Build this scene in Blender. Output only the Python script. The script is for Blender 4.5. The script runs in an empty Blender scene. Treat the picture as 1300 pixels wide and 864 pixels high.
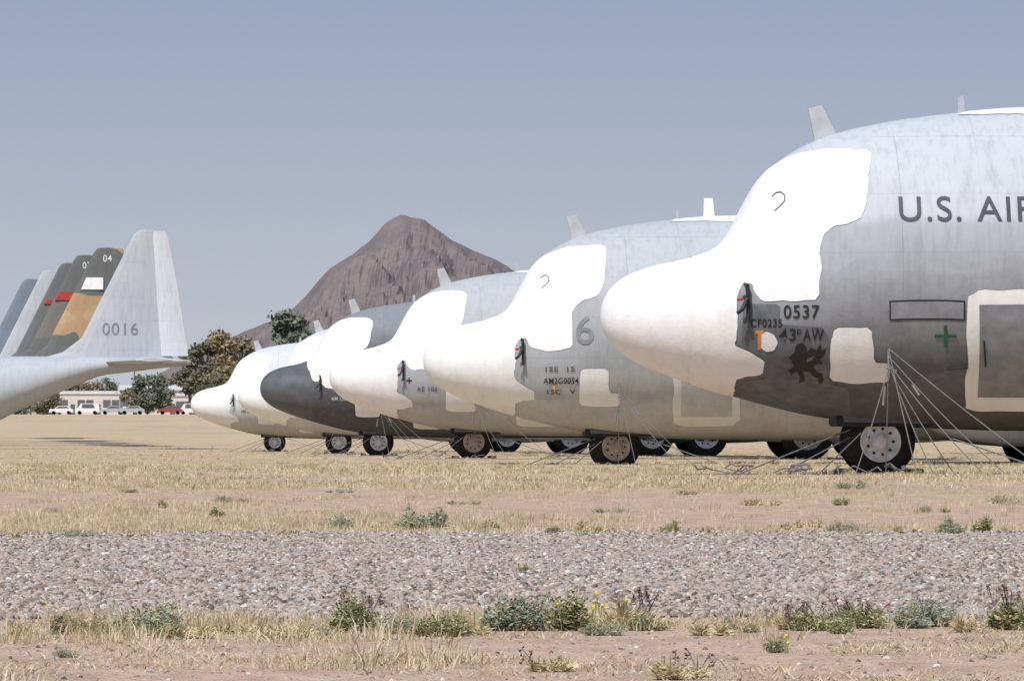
import bpy, bmesh, math, random
import numpy as np
from mathutils import Vector, Matrix, noise
from mathutils.geometry import delaunay_2d_cdt
random.seed(7); rng=np.random.default_rng(7)
S=bpy.context.scene
COL=S.collection
F=9500.0; HOR=540.0; TH=math.radians(3.7)

# ---------------------------------------------------------------- helpers
def link(o,parent=None):
    COL.objects.link(o)
    if parent: o.parent=parent
    return o
def mesh_obj(name,verts,faces,mats=None,parent=None,smooth=False,linkit=True):
    me=bpy.data.meshes.new(name); me.from_pydata([tuple(v) for v in verts],[],[tuple(f) for f in faces]); me.update()
    if mats:
        for m in (mats if isinstance(mats,(list,tuple)) else [mats]): me.materials.append(m)
    if smooth: me.polygons.foreach_set('use_smooth',[True]*len(me.polygons))
    o=bpy.data.objects.new(name,me)
    if linkit: link(o,parent)
    return o
def empty(name,loc=(0,0,0),rz=0):
    e=bpy.data.objects.new(name,None); e.location=loc; e.rotation_euler=(0,0,rz); COL.objects.link(e); return e
class NT:
    def __init__(s,name):
        s.m=bpy.data.materials.new(name); s.m.use_nodes=True; s.t=s.m.node_tree; s.t.nodes.clear()
        s.out=s.n('ShaderNodeOutputMaterial'); s.b=s.n('ShaderNodeBsdfPrincipled'); s.l(s.b.outputs[0],s.out.inputs[0])
    def n(s,t,**k):
        x=s.t.nodes.new(t)
        for a,v in k.items(): setattr(x,a,v)
        return x
    def l(s,a,b): s.t.links.new(a,b)
    def coord(s,kind='Object',scale=(1,1,1)):
        tc=s.n('ShaderNodeTexCoord'); mp=s.n('ShaderNodeMapping'); mp.inputs['Scale'].default_value=scale
        s.l(tc.outputs[kind],mp.inputs[0]); return mp.outputs[0]
    def noise(s,vec,scale,detail=4,rough=.55):
        x=s.n('ShaderNodeTexNoise'); x.inputs['Scale'].default_value=scale; x.inputs['Detail'].default_value=detail; x.inputs['Roughness'].default_value=rough
        s.l(vec,x.inputs['Vector']); return x.outputs['Fac']
    def ramp(s,fac,stops,interp='LINEAR'):
        r=s.n('ShaderNodeValToRGB'); r.color_ramp.interpolation=interp
        e=r.color_ramp.elements
        while len(e)<len(stops): e.new(0.5)
        for i,(p,c) in enumerate(stops): e[i].position=p; e[i].color=c if len(c)==4 else (*c,1)
        s.l(fac,r.inputs[0]); return r.outputs[0]
    def math(s,op,a,b=None,c=None):
        x=s.n('ShaderNodeMath',operation=op)
        for i,v in enumerate((a,b,c)):
            if v is None: continue
            if isinstance(v,(int,float)): x.inputs[i].default_value=v
            else: s.l(v,x.inputs[i])
        return x.outputs[0]
    def mix(s,fac,a,b,mode='MIX'):
        x=s.n('ShaderNodeMix',data_type='RGBA',blend_type=mode)
        for i,v in ((0,fac),(6,a),(7,b)):
            if isinstance(v,(int,float)): x.inputs[i].default_value=v
            elif isinstance(v,tuple): x.inputs[i].default_value=v
            else: s.l(v,x.inputs[i])
        return x.outputs[2]
    def bump(s,h,strength,dist):
        b=s.n('ShaderNodeBump'); b.inputs['Strength'].default_value=strength; b.inputs['Distance'].default_value=dist
        s.l(h,b.inputs['Height']); s.l(b.outputs[0],s.b.inputs['Normal'])
    def set(s,color=None,rough=.6,spec=None,metal=None):
        if color is not None:
            if isinstance(color,tuple): s.b.inputs['Base Color'].default_value=color
            else: s.l(color,s.b.inputs['Base Color'])
        if isinstance(rough,(int,float)): s.b.inputs['Roughness'].default_value=rough
        else: s.l(rough,s.b.inputs['Roughness'])
        if spec is not None: s.b.inputs['Specular IOR Level'].default_value=spec
        if metal is not None: s.b.inputs['Metallic'].default_value=metal
        return s.m
def g(v,t=0): return (v*(1-t*.03),v,v*(1+t*.045),1)

def simple(name,c,rough=.6,var=.25,scale=8,spec=.4,metal=0,bump=0):
    t=NT(name); v=t.coord('Object'); n=t.noise(v,scale,5)
    dark=tuple(x*(1-var) for x in c[:3])+(1,); lite=tuple(min(1,x*(1+var*.6)) for x in c[:3])+(1,)
    t.set(t.ramp(n,[(.3,dark),(.7,lite)]),rough,spec,metal)
    if bump: t.bump(n,.4,bump)
    return t.m

def paint(name,stops,tint=0,dirt=.3,tan=(.42,.36,.28,1),belly=0.0,camo=None,blend=.5,grime=0):
    """weathered aircraft paint : grey bands by height, streaks, panel seams, dust"""
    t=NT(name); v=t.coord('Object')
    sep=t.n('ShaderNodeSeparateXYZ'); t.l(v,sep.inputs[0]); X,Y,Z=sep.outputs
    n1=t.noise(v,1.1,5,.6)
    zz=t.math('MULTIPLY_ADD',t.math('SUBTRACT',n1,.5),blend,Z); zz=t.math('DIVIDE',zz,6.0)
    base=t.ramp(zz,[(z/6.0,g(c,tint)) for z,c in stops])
    if camo:
        vc=t.coord('Object',(.25,.25,.45)); nc=t.noise(vc,1.0,1,.4)
        base=t.ramp(nc,[(0.0,camo[0]),(.5,camo[1])]+([(.6,camo[2])] if len(camo)>2 else []),'CONSTANT')
    vp=t.coord('Object',(.75,.75,1.1)); br=t.n('ShaderNodeTexVoronoi',distance='CHEBYCHEV'); br.inputs['Scale'].default_value=.9; br.inputs['Randomness'].default_value=.55
    t.l(vp,br.inputs['Vector'])
    hs=t.n('ShaderNodeSeparateColor'); t.l(br.outputs['Color'],hs.inputs[0])
    pv=t.math('MULTIPLY_ADD',hs.outputs[0],.09,.94)
    base=t.mix(1.0,base,t.ramp(pv,[(0,(0,0,0)),(1,(1,1,1))]),'MULTIPLY')
    vs=t.coord('Object',(5,2.5,.55)); ns=t.noise(vs,1.6,6,.65)
    base=t.mix(t.math('MULTIPLY',t.ramp(ns,[(.48,(0,0,0)),(.75,(1,1,1))]),dirt),base,(.12,.12,.125,1))
    nm=t.noise(t.coord('Object',(1,1,1)),6,6,.7)
    base=t.mix(t.math('MULTIPLY',t.ramp(nm,[(.5,(0,0,0)),(.8,(1,1,1))]),dirt*.6),base,(.5,.5,.51,1))
    if grime:
        gq=t.noise(t.coord('Object',(1.2,1,1.8)),1.7,8,.72)
        m=t.n('ShaderNodeMapRange'); m.inputs[1].default_value=3.3; m.inputs[2].default_value=1.2; t.l(Z,m.inputs[0])
        base=t.mix(t.math('MULTIPLY',t.math('MULTIPLY',t.ramp(gq,[(.46,(0,0,0)),(.62,(1,1,1))]),m.outputs[0]),grime),base,(.07,.072,.078,1))
    if belly>0:
        m=t.n('ShaderNodeMapRange'); m.inputs[1].default_value=2.0; m.inputs[2].default_value=.6; t.l(t.math('MULTIPLY_ADD',n1,.8,t.math('SUBTRACT',Z,.4)),m.inputs[0])
        base=t.mix(t.math('MULTIPLY',m.outputs[0],belly),base,tan)
    def seam(c,step,off,w):
        f=t.math('FRACT',t.math('DIVIDE',t.math('ADD',c,off),step))
        return t.math('LESS_THAN',f,w/step)
    s1=seam(X,1.04,.33,.012); s2=seam(Z,.78,.2,.010); s3=seam(X,.52,.1,.006)
    sm=t.math('MAXIMUM',s1,t.math('MAXIMUM',s2,t.math('MULTIPLY',s3,.4)))
    brk=t.ramp(t.noise(v,.9,3),[(.4,(.15,.15,.15)),(.6,(1,1,1))])
    base=t.mix(t.math('MULTIPLY',t.math('MULTIPLY',sm,brk),.25),base,(.06,.06,.06,1))
    h=t.math('ADD',t.math('MULTIPLY',sm,-.6),t.math('MULTIPLY',t.noise(v,1.8,2),1.6))
    t.bump(h,.3,.010)
    return t.set(base,t.ramp(nm,[(.2,(.6,.6,.6)),(.8,(.78,.78,.78))]),.22)

M={}
def white_cover(name,v=.80,dirt=.2):
    t=NT(name); c=t.coord('Object'); n=t.noise(c,1.7,6,.6); ns=t.noise(t.coord('Object',(4,2,.6)),1.5,5,.6)
    col=t.ramp(n,[(.25,(v*.94,v*.94,v*.935)),(.6,(v,v,v))])
    col=t.mix(t.math('MULTIPLY',t.ramp(ns,[(.48,(0,0,0)),(.78,(1,1,1))]),dirt),col,(.48,.46,.43,1))
    t.bump(t.math('ADD',n,t.math('MULTIPLY',t.noise(c,14,3),.14)),.4,.05)
    return t.set(col,.6,.25)
M['white']=white_cover('white_protective_coating',.80,.25); M['white2']=white_cover('white_coating_dusty',.70,.45)
M['darkrad']=simple('dark_grey_radome',(.10,.105,.115,1),.55,.25,3)
M['black']=simple('black_marking',(.018,.018,.02,1),.6,.5,20)
M['dkgrey']=simple('dark_grey_panel',(.12,.13,.145,1),.6,.35,5)
M['fadegrey']=simple('faded_grey_marking',(.22,.225,.235,1),.6,.3,5)
M['midgrey']=simple('grey_panel',(.23,.24,.26,1),.6,.3,4)
M['ltgrey']=simple('light_grey_metal',(.46,.47,.49,1),.5,.15,4)
M['tire']=simple('tire_rubber',(.022,.021,.02,1),.85,.5,12,.2)
M['hub']=simple('wheel_hub_paint',(.68,.67,.65,1),.5,.3,9)
M['hubrust']=simple('wheel_hub_rusty',(.45,.35,.3,1),.6,.45,12)
M['strut']=simple('landing_gear_metal',(.32,.32,.31,1),.4,.4,9,.5,.3)
M['dark']=simple('wheel_bay_dark',(.03,.03,.03,1),.8,.3,6)
M['wood']=simple('weathered_wood',(.2,.14,.09,1),.85,.4,14)
M['cable']=simple('tie_down_steel',(.17,.165,.16,1),.6,.3,30,.3,0)
M['green']=simple('green_mark',(.02,.10,.05,1),.6)
M['orange']=simple('orange_mark',(.60,.22,.06,1),.6)
M['red']=simple('red_streamer',(.45,.04,.03,1),.6)

# ---------------------------------------------------------------- terrain height
def zg(d):
    if d<10: return -21*10/F-.4316
    a=561+4100/d
    if d>330:
        t=min(1,(d-330)/620); t=t*t*(3-2*t); a=a*(1-t)+526*t
    return -(a-HOR)*min(d,2600)/F
def W(px,d,dz=0): return Vector(((px-650)/F*d,d,zg(d)+dz))
def wedge_x(d,m=1.15): return 650/F*d*m

# ---------------------------------------------------------------- fuselage shape (from side profile)
def pchip(xs,ys):
    xs=np.array(xs,float); ys=np.array(ys,float); h=np.diff(xs); dl=np.diff(ys)/h; m=np.zeros(len(xs))
    m[0]=dl[0]; m[-1]=dl[-1]
    for i in range(1,len(xs)-1):
        if dl[i-1]*dl[i]>0:
            w1=2*h[i]+h[i-1]; w2=h[i]+2*h[i-1]; m[i]=(w1+w2)/(w1/dl[i-1]+w2/dl[i])
    def f(x):
        x=min(max(x,xs[0]),xs[-1]); i=min(int(np.searchsorted(xs,x,side='right'))-1,len(xs)-2); t=(x-xs[i])/h[i]
        return float((2*t**3-3*t*t+1)*ys[i]+(t**3-2*t*t+t)*h[i]*m[i]+(-2*t**3+3*t*t)*ys[i+1]+(t**3-t*t)*h[i]*m[i+1])
    return f
ftop=pchip([0,.008,.03,.08,.19,.4,.72,1.14,1.44,1.62,1.74,1.92,2.12,2.4,2.85,3.56,4.6,5.7,8,20,24,27.5,29.2],
           [2.12,2.21,2.30,2.41,2.54,2.68,2.79,2.88,2.97,3.08,3.25,3.60,3.93,4.19,4.45,4.66,4.82,4.91,4.95,4.93,4.9,4.85,4.72])
fbot=pchip([0,.008,.03,.08,.19,.4,.93,1.45,1.9,2.8,3.56,4.6,5.7,8,15.5,17.5,20,22.5,24.5,27,29.2],
           [2.12,2.03,1.94,1.84,1.70,1.54,1.31,1.14,1.01,.79,.68,.61,.58,.57,.58,.95,2.1,3.2,3.95,4.25,4.5])
fwid=pchip([0,.008,.03,.08,.19,.4,.72,1.14,1.6,2.1,2.8,3.6,4.6,5.7,8,16,20,24,27,29.2],
           [0,.11,.20,.32,.46,.63,.82,1.02,1.25,1.48,1.77,1.98,2.1,2.15,2.17,2.17,1.8,1.05,.55,.12])
fzc=pchip([0,1.14,2,2.8,3.6,4.6,8,16,20,24,27,29.2],[2.12,2.12,2.2,2.4,2.6,2.7,2.72,2.74,3.4,4.4,4.6,4.62])
def surf(x,th,side=-1,off=0):
    def P(x,th):
        zc=fzc(x); zt=ftop(x); zb=fbot(x); s=math.sin(th); w=fwid(x)
        z=zc+(zt-zc)*s if s>=0 else zc+(zc-zb)*s
        return Vector((x,side*w*math.cos(th),z))
    p=P(x,th)
    if off:
        e=.01; a=P(x+e,th)-P(max(x-e,0),th); t2=min(max(th,-1.55),1.55); b=P(x,t2+e)-P(x,t2-e); n=a.cross(b)
        if n.length>1e-12:
            n.normalize(); c=Vector((x,0,fzc(x)))
            if n.dot(p-c)<0: n=-n
            p=p+n*off
    return p
def th_of(x,z):
    zc=fzc(x); r=(z-zc)/((ftop(x)-zc) if z>=zc else (zc-fbot(x)))
    return math.asin(max(-1,min(1,r)))
def px2s(px,py,w=None):
    """photo pixel on the nearest aircraft's left side -> (x aft, z up)"""
    ww=1.5 if w is None else w
    for _ in range(5):
        x=(36+(px-36)*(1-ww/100)-762)/95; 
        if py in('T','B'): z=None; ww=0 if w is None else w
        else:
            z=(602-(540+(py-540)*(1-ww/100)))/95
            if w is None: ww=fwid(max(x,0))*math.cos(th_of(x,z))
    return x,z
def chaikin(P,n=2,q=.12):
    for _ in range(n):
        Q=[]
        for i in range(len(P)):
            a=P[i]; b=P[(i+1)%len(P)]
            Q+= [(a[0]*(1-q)+b[0]*q,a[1]*(1-q)+b[1]*q),(a[0]*q+b[0]*(1-q),a[1]*q+b[1]*(1-q))]
        P=Q
    return P
def inpoly(x,y,P):
    c=False; j=len(P)-1
    for i in range(len(P)):
        if (P[i][1]>y)!=(P[j][1]>y) and x<(P[j][0]-P[i][0])*(y-P[i][1])/(P[j][1]-P[i][1])+P[i][0]: c=not c
        j=i
    return c
def patch(name,poly,mat,parent,off=.008,sides=(-1,),smooth=1,jit=0.0,seed=0):
    P=[]
    for a,b in poly:
        x,z=px2s(a,b)
        th=math.pi/2 if b=='T' else (-math.pi/2 if b=='B' else th_of(x,z))
        P.append((x,th))
    if smooth: P=chaikin(P,smooth)
    D=[]
    for i in range(len(P)):
        a=P[i]; b=P[(i+1)%len(P)]; L=math.hypot(a[0]-b[0],(a[1]-b[1])*2); k=max(1,int(L/.08))
        for j in range(k):
            t=j/k; D.append([a[0]+(b[0]-a[0])*t,a[1]+(b[1]-a[1])*t])
    if jit:
        for q in D:
            if abs(abs(q[1])-math.pi/2)>.01:
                q[0]+=jit*noise.noise(Vector((q[0]*5,q[1]*9,3+seed))); q[1]+=jit*.5*noise.noise(Vector((q[0]*5,q[1]*9,9+seed)))
    xs=[q[0] for q in D]; ys=[q[1] for q in D]; sx=.08 if max(xs)-min(xs)>.5 else .05
    pts=[Vector(q) for q in D]; n=len(pts)
    x=min(xs)+sx/2
    while x<max(xs):
        y=min(ys)+.02
        while y<max(ys):
            if inpoly(x,y,D): 
                if min((x-q[0])**2+(y-q[1])**2 for q in D)>.0006: pts.append(Vector((x,y)))
            y+=.045
        x+=sx
    r=delaunay_2d_cdt(pts,[],[list(range(n))],1,1e-6)
    V=[];Fc=[]
    for sd in sides:
        b=len(V)
        V+=[surf(max(v[0],0),v[1],sd,off) for v in r[0]]
        Fc+=[[b+i for i in (f if sd<0 else f[::-1])] for f in r[2]]
    return mesh_obj(name,V,Fc,mat,parent,True)
def text_on(name,s,px,py,hpx,mat,parent,off=.014,raw=None,wpx=None):
    cu=bpy.data.curves.new('t','FONT'); cu.body=s; cu.size=hpx/95/.70; cu.align_x='CENTER'; cu.align_y='CENTER'; cu.space_character=1.12; cu.offset=.002
    o=bpy.data.objects.new('t',cu); COL.objects.link(o); bpy.context.view_layer.update()
    me=bpy.data.meshes.new_from_object(o.evaluated_get(bpy.context.evaluated_depsgraph_get()))
    bpy.data.objects.remove(o)
    bm=bmesh.new(); bm.from_mesh(me)
    if wpx:
        lo=min(v.co.x for v in bm.verts); hi=max(v.co.x for v in bm.verts)
        for v in bm.verts: v.co.x=(v.co.x-(lo+hi)/2)*(wpx/95)/(hi-lo)
    bmesh.ops.subdivide_edges(bm,edges=[e for e in bm.edges if e.calc_length()>.12],cuts=2)
    bmesh.ops.triangulate(bm,faces=bm.faces)
    if raw: 
        for v in bm.verts:
            x=raw[0]+v.co.x; z=raw[1]+v.co.y; k=max(0,(z-5.9)/5.45); le=23.2+2.75*k; ch=4.2-3*k; a=(x-le)/ch
            t=float(np.interp(a,[0,.03,.12,.3,.5,.75,1],[0,.022,.034,.04,.036,.02,0]))
            v.co=Vector((x,-(t*ch*1.65+.02),z))
    else:
        x0,z0=px2s(px,py)
        for v in bm.verts:
            x=x0+v.co.x; z=z0+v.co.y; v.co=surf(x,th_of(x,z),-1,off)
    bm.to_mesh(me); bm.free(); me.materials.clear(); me.materials.append(mat)
    ob=bpy.data.objects.new(name,me); link(ob,parent); return ob

# ---------------------------------------------------------------- solid helpers
def lathe(name,prof,mat,parent,axis='y',center=(0,0,0),n=40,caps=True):
    V=[];Fc=[];c=Vector(center)
    for (a,r) in prof:
        for k in range(n):
            t=2*math.pi*k/n; u,v=r*math.cos(t),r*math.sin(t)
            V.append(c+(Vector((u,a,v)) if axis=='y' else Vector((a,u,v)) if axis=='x' else Vector((u,v,a))))
    for i in range(len(prof)-1):
        for k in range(n): Fc.append((i*n+k,i*n+(k+1)%n,(i+1)*n+(k+1)%n,(i+1)*n+k))
    if caps: Fc.append(tuple(range(n))); Fc.append(tuple((len(prof)-1)*n+k for k in range(n)))
    return mesh_obj(name,V,Fc,mat,parent,True)
def tube_pts(V,Fc,pts,r,n=6):
    for a,b in zip(pts[:-1],pts[1:]):
        a=Vector(a);b=Vector(b);d=(b-a)
        if d.length<1e-6: continue
        d.normalize(); u=d.orthogonal().normalized(); w=d.cross(u); s=len(V)
        for q in (a,b):
            for k in range(n):
                t=2*math.pi*k/n; V.append(q+(u*math.cos(t)+w*math.sin(t))*r)
        for k in range(n): Fc.append((s+k,s+(k+1)%n,s+n+(k+1)%n,s+n+k))
        Fc.append(tuple(s+k for k in range(n))[::-1]); Fc.append(tuple(s+n+k for k in range(n)))
def tubes(name,lines,r,mat,parent,n=6):
    V=[];Fc=[]
    for L in lines: tube_pts(V,Fc,L,r,n)
    return mesh_obj(name,V,Fc,mat,parent)
def box(name,lo,hi,mat,parent,bev=.01):
    bm=bmesh.new(); bmesh.ops.create_cube(bm,size=1)
    for v in bm.verts: v.co=Vector([(lo[i]+hi[i])/2+v.co[i]*(hi[i]-lo[i]) for i in range(3)])
    if bev: bmesh.ops.bevel(bm,geom=bm.edges[:],offset=bev,segments=2,affect='EDGES')
    me=bpy.data.meshes.new(name); bm.to_mesh(me); bm.free(); me.materials.append(mat)
    o=bpy.data.objects.new(name,me); link(o,parent); return o
def prism(name,poly,y0,y1,mat,parent):
    n=len(poly); V=[(x,y0,z) for x,z in poly]+[(x,y1,z) for x,z in poly]
    Fc=[tuple(range(n))[::-1],tuple(n+i for i in range(n))]+[(i,(i+1)%n,n+(i+1)%n,n+i) for i in range(n)]
    return mesh_obj(name,V,Fc,mat,parent)
AF=[(1,0),(.75,.035),(.5,.058),(.3,.063),(.12,.05),(.03,.028),(0,0),(.03,-.022),(.12,-.034),(.3,-.04),(.5,-.036),(.75,-.02)]
def loft(name,secs,mat,parent,vertical=False,tk=1.0):
    V=[];Fc=[];n=len(AF)
    for le,ch,sp,b in secs:
        for a,t in AF:
            if vertical: V.append((le+a*ch,t*ch*tk*(1 if t>0 else 1.5),sp))
            else: V.append((le+a*ch,sp,b+t*ch*tk*1.4))
    for i in range(len(secs)-1):
        for k in range(n): Fc.append((i*n+k,i*n+(k+1)%n,(i+1)*n+(k+1)%n,(i+1)*n+k))
    Fc.append(tuple(range(n))); Fc.append(tuple((len(secs)-1)*n+k for k in range(n)))
    return mesh_obj(name,V,Fc,mat,parent)
def wheel(parent,x,y,z,r,w,side,hubmat,name='wheel'):
    s=side
    lathe(name+'_tire',[(-w*.2,r*.5),(-w/2,r*.57),(-w/2,r*.64),(-w*.5,r*.80),(-w*.40,r*.93),(-w*.22,r*.99),(0,r),(w*.22,r*.99),(w*.40,r*.93),(w*.5,r*.80),(w/2,r*.64),(w/2,r*.57),(w*.2,r*.5)],M['tire'],parent,'y',(x,y,z),44)
    yy=y+s*w*.5
    lathe(name+'_hub',[(-s*.10,r*.55),(s*.012,r*.575),(s*.012,r*.52),(-s*.03,r*.48),(-s*.035,r*.24),(s*.03,r*.20),(s*.04,r*.06)],hubmat,parent,'y',(x,yy,z),36)
    V=[];Fc=[]
    for k in range(9):
        a=2*math.pi*k/9; c=Vector((x+math.cos(a)*r*.36,yy-s*.027,z+math.sin(a)*r*.36)); b=len(V)
        for j in range(8): t=j*math.pi/4; V.append(c+Vector((math.cos(t)*r*.045,s*.004,math.sin(t)*r*.045)))
        Fc.append(tuple(range(b,b+8)))
    mesh_obj(name+'_hub_holes',V,Fc,M['dark'],parent)

def aircraft(tip,paintmat,k,radome='white',wings=True,nose=True,finmat=None,rudmat=None,hub='hub',cover='white'):
    E=empty('transport_aircraft',tip,TH)
    xs=[0,.004,.012,.025,.045,.07,.1,.14,.19,.25,.32,.4]+list(np.arange(.5,6.0,.1))+list(np.arange(6,15.4,.6))+list(np.arange(15.4,29.3,.4))
    n=72; V=[];Fc=[];mi=[]
    for x in xs:
        x=float(x)
        for j in range(n):
            a=2*math.pi*j/n; th=math.asin(math.sin(a)); side=1 if math.cos(a)>=0 else -1
            V.append(surf(x,th,side))
    for i in range(len(xs)-1):
        for j in range(n):
            Fc.append((i*n+j,i*n+(j+1)%n,(i+1)*n+(j+1)%n,(i+1)*n+j)); mi.append(1 if xs[i]<1.55 else 0)
    Fc.append(tuple((len(xs)-1)*n+j for j in range(n))); mi.append(0)
    f=mesh_obj('fuselage',V,Fc,[paintmat,M['white'] if radome=='white' else M['darkrad']],E,True)
    f.data.polygons.foreach_set('material_index',mi)
    wm=M[cover]
    if nose:
        if radome=='white':
            P=[(870,'T'),(970,'T'),(977,214),(1005,198),(1030,192),(1060,189),(1100,190),(1107,197),(1105,225),(1101,262),(1092,279),(1062,288),(1048,299),(1043,315),(1043,372),(1036,381),(1000,382),(966,382),(955,360),(945,358),(937,372),(936,405),(934,438),(952,446),(971,457),(971,474),(950,477),(934,481),(931,'B'),(870,'B')]
        else:
            P=[(905,'T'),(970,'T'),(978,212),(1010,196),(1060,189),(1098,189),(1107,198),(1104,250),(1094,276),(1060,288),(1046,305),(1043,368),(1025,400),(968,400),(925,372),(908,330)]
        if k>1: P=[(a+ (5*noise.noise(Vector((i*1.7,k*3.1,0))) if b not in('T','B') else 0), b if b in('T','B') else b+7*noise.noise(Vector((i*1.3,k*5.3,4)))) for i,(a,b) in enumerate(P)]
        patch('windshield_cover',P,wm,E,.010,(-1,1),1,.035,k)
        patch('hatch_cover',[(1060,416),(1109,415),(1112,460),(1132,461),(1130,484),(1085,486),(1055,482),(1056,440)],wm,E,.010,(-1,),1,.02,k)
        patch('crew_door_frame',[(1231,368),(1352,366),(1352,521),(1229,521),(1228,480),(1233,460),(1230,420)],wm if k==1 else M['white2'],E,.008,(-1,),1,.02,k)
        patch('crew_door',[(1246,386),(1338,385),(1338,503),(1244,503)],M['midgrey'] if k in(1,4) else M['ltgrey'],E,.016,(-1,),0)
        if k==1: tubes('crew_door_handle',[[surf(*(lambda q:(q[0],th_of(*q)))(px2s(1252,430)),-1,.05),surf(*(lambda q:(q[0],th_of(*q)))(px2s(1254,462)),-1,.05)],[surf(*(lambda q:(q[0],th_of(*q)))(px2s(1205,466)),-1,.04),surf(*(lambda q:(q[0],th_of(*q)))(px2s(1232,464)),-1,.04)]],.012,M['black'],E)
        patch('roof_cover',[(1218,146),(1232,'T'),(1420,'T'),(1420,150)],wm,E,.010,(-1,1),1,.03,k)
        x0,z0=px2s(946,388); y0=-fwid(x0)*math.cos(th_of(x0,z0))
        tubes('pitot_probe',[[(x0,y0+.03,z0+.12),(x0+.02,y0-.16,z0+.1),(x0-.05,y0-.2,z0-.05),(x0-.12,y0-.2,z0-.1)],[(x0+.02,y0+.05,z0+.28),(x0+.03,y0-.1,z0+.26),(x0+.04,y0-.12,z0-.22)]],.028,M['black'],E)
        tubes('pitot_streamer',[[(x0-.12,y0-.2,z0-.02+.1),(x0-.04,y0-.19,z0+.09)]],.02,M['red'],E)
        def ant(pts,mat,t=.04):
            q=[((36+(a-36)-762)/95,(602-b)/95) for a,b in pts]; prism('blade_antenna',q,-t,t,mat,E)
        ant([(1027,137),(1044,133),(1062,168),(1060,180),(1036,182)],M['ltgrey'])
        if k!=2: ant([(1219,122),(1226,120),(1228,150),(1218,150)],M['ltgrey'],.02)
        else:
            ant([(1281,102),(1297,102),(1302,160),(1279,160)],M['white'],.05); ant([(1229,120),(1233,120),(1233,160),(1229,160)],M['ltgrey'],.015)
        gx=3.72
        hm=M[hub]
        for s in (-1,1): wheel(E,gx,s*.26,.44,.48,.30,s,hm,'nose_wheel')
        tubes('nose_gear_strut',[[(gx,0,.42),(gx+.05,0,1.0)],[(gx,-.3,.42),(gx,.3,.42)],[(gx+.05,0,.85),(gx+.7,0,.75)]],.07,M['strut'],E,10)
        box('nose_gear_bay',(gx-.6,-.5,.64),(gx+.7,.5,.86),M['dark'],E,.02)
        for s in(-1,1): prism('nose_gear_door',[(gx-.55,.90),(gx-.5,.70),(gx+.62,.68),(gx+.72,.84)],s*.52,s*.55,M['dkgrey'],E)
        box('wheel_chock',(gx-.52,-.62,-.02),(gx-.40,.62,.08),M['wood'],E); box('wheel_chock_rear',(gx+.42,-.62,-.02),(gx+.56,.62,.08),M['wood'],E)
        box('ground_plank',(gx-.5,-.75,-.02),(gx+.6,-.5,.03),M['wood'],E)
        x1,z1=px2s(1130,442); y1=-fwid(x1)*math.cos(th_of(x1,z1))-.01
        R=random.Random(k)
        lines=[]
        ends=[(3.95,-2.6,0),(4.2,-2.4,-.2),(4.75,-3.4,-.2),(5.6,-3.6,0),(4.5,-2.2,-.25),(3.1,-2.9,-.25),(3.7,-1.2,0),(5.1,-2.9,-.1)]
        if k>1: ends=R.sample(ends,4)
        for (gx2,gy2,zz) in ends:
            sag=.02+.05*R.random(); a=Vector((x1,y1,z1+zz)); b=Vector((gx2,gy2,.0)); L=[a.lerp(b,t/6)-Vector((0,0,sag*math.sin(math.pi*t/6))) for t in range(7)]; lines.append(L)
        tubes('tie_down_cable',lines,.0075 if k==1 else .006,M['cable'],E)
        tubes('tie_down_fitting',[[(x1,y1+.05,z1+.05),(x1,y1-.03,z1-.28)],[(x1-.02,y1-.02,z1-.25),(x1+.1,y1-.05,z1-.3)],[(x1-.05,y1-.03,z1-.5),(x1-.08,y1-.06,z1-.75)],[(x1+.28,y1-.3,z1-.48),(x1+.36,y1-.4,z1-.62)]],.018,M['cable'],E)
        lines=[]
        for i in range(9 if k==1 else 5):
            a=Vector((1.2+5*R.random(),-1.2-2.2*R.random(),.02)); L=[a]
            for j in range(7): a=a+Vector((R.uniform(-.12,.2),R.uniform(-.3,.3),0)); L.append(Vector((a.x,a.y,.02+R.random()*.14)))
            lines.append(L)
        lines+= [[(2.6,-2.9,0),(3.4,-.9,.55)],[(1.6,-2.2,0),(3.3,-.5,.6)],[(5.9,-2.4,0),(4.3,-.6,.6)],[(2.2,-1.8,0),(3.3,-.5,.5)]]
        tubes('loose_chain',lines,.010,M['cable'],E)
    for s in(-1,1):
        V=[];Fc=[];nn=24;st=14
        for i in range(st+1):
            t=i/st; x=9.2+8.6*t; r=max(.02,(1-abs(2*t-1)**3.2))**.6
            for j in range(nn):
                a=2*math.pi*j/nn; ca,sa=math.cos(a),math.sin(a)
                V.append((x,s*1.75+.62*r*math.copysign(abs(ca)**.7,ca),1.12+.72*r*math.copysign(abs(sa)**.7,sa)))
        for i in range(st):
            for j in range(nn): Fc.append((i*nn+j,i*nn+(j+1)%nn,(i+1)*nn+(j+1)%nn,(i+1)*nn+j))
        mesh_obj('main_gear_fairing',V,Fc,paintmat,E,True)
        for wx in(12.2,13.9): wheel(E,wx,s*1.95,.62,.68,.42,s,M[hub],'main_wheel')
    fm=finmat or paintmat; rm=rudmat or fm
    loft('dorsal_fillet',[(20.6,7.6,4.72,0),(22.2,5.6,5.15,0),(23.2,4.4,5.9,0)],fm,E,True,.7)
    loft('vertical_fin',[(22.6,4.85,4.7,0),(23.2,4.2,5.9,0),(25.95,1.2,11.35,0),(26.15,.95,11.6,0),(26.4,.6,11.66,0)],fm,E,True,1.1)
    loft('rudder',[(27.42,1.45,4.95,0),(27.13,1.1,9,0),(27.0,.78,11.25,0),(27.05,.6,11.6,0)],rm,E,True,1.4)
    for s in(-1,1):
        loft('stabilizer',[(24.3,3.2,0,4.62),(25.9,2.0,s*7.8,4.66),(26.3,1.4,s*8.05,4.66)],paintmat,E,False,.8)
        loft('elevator',[(27.4,1.45,s*.25,4.62),(27.87,.75,s*7.8,4.66)],rm,E,False,1.0)
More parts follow.
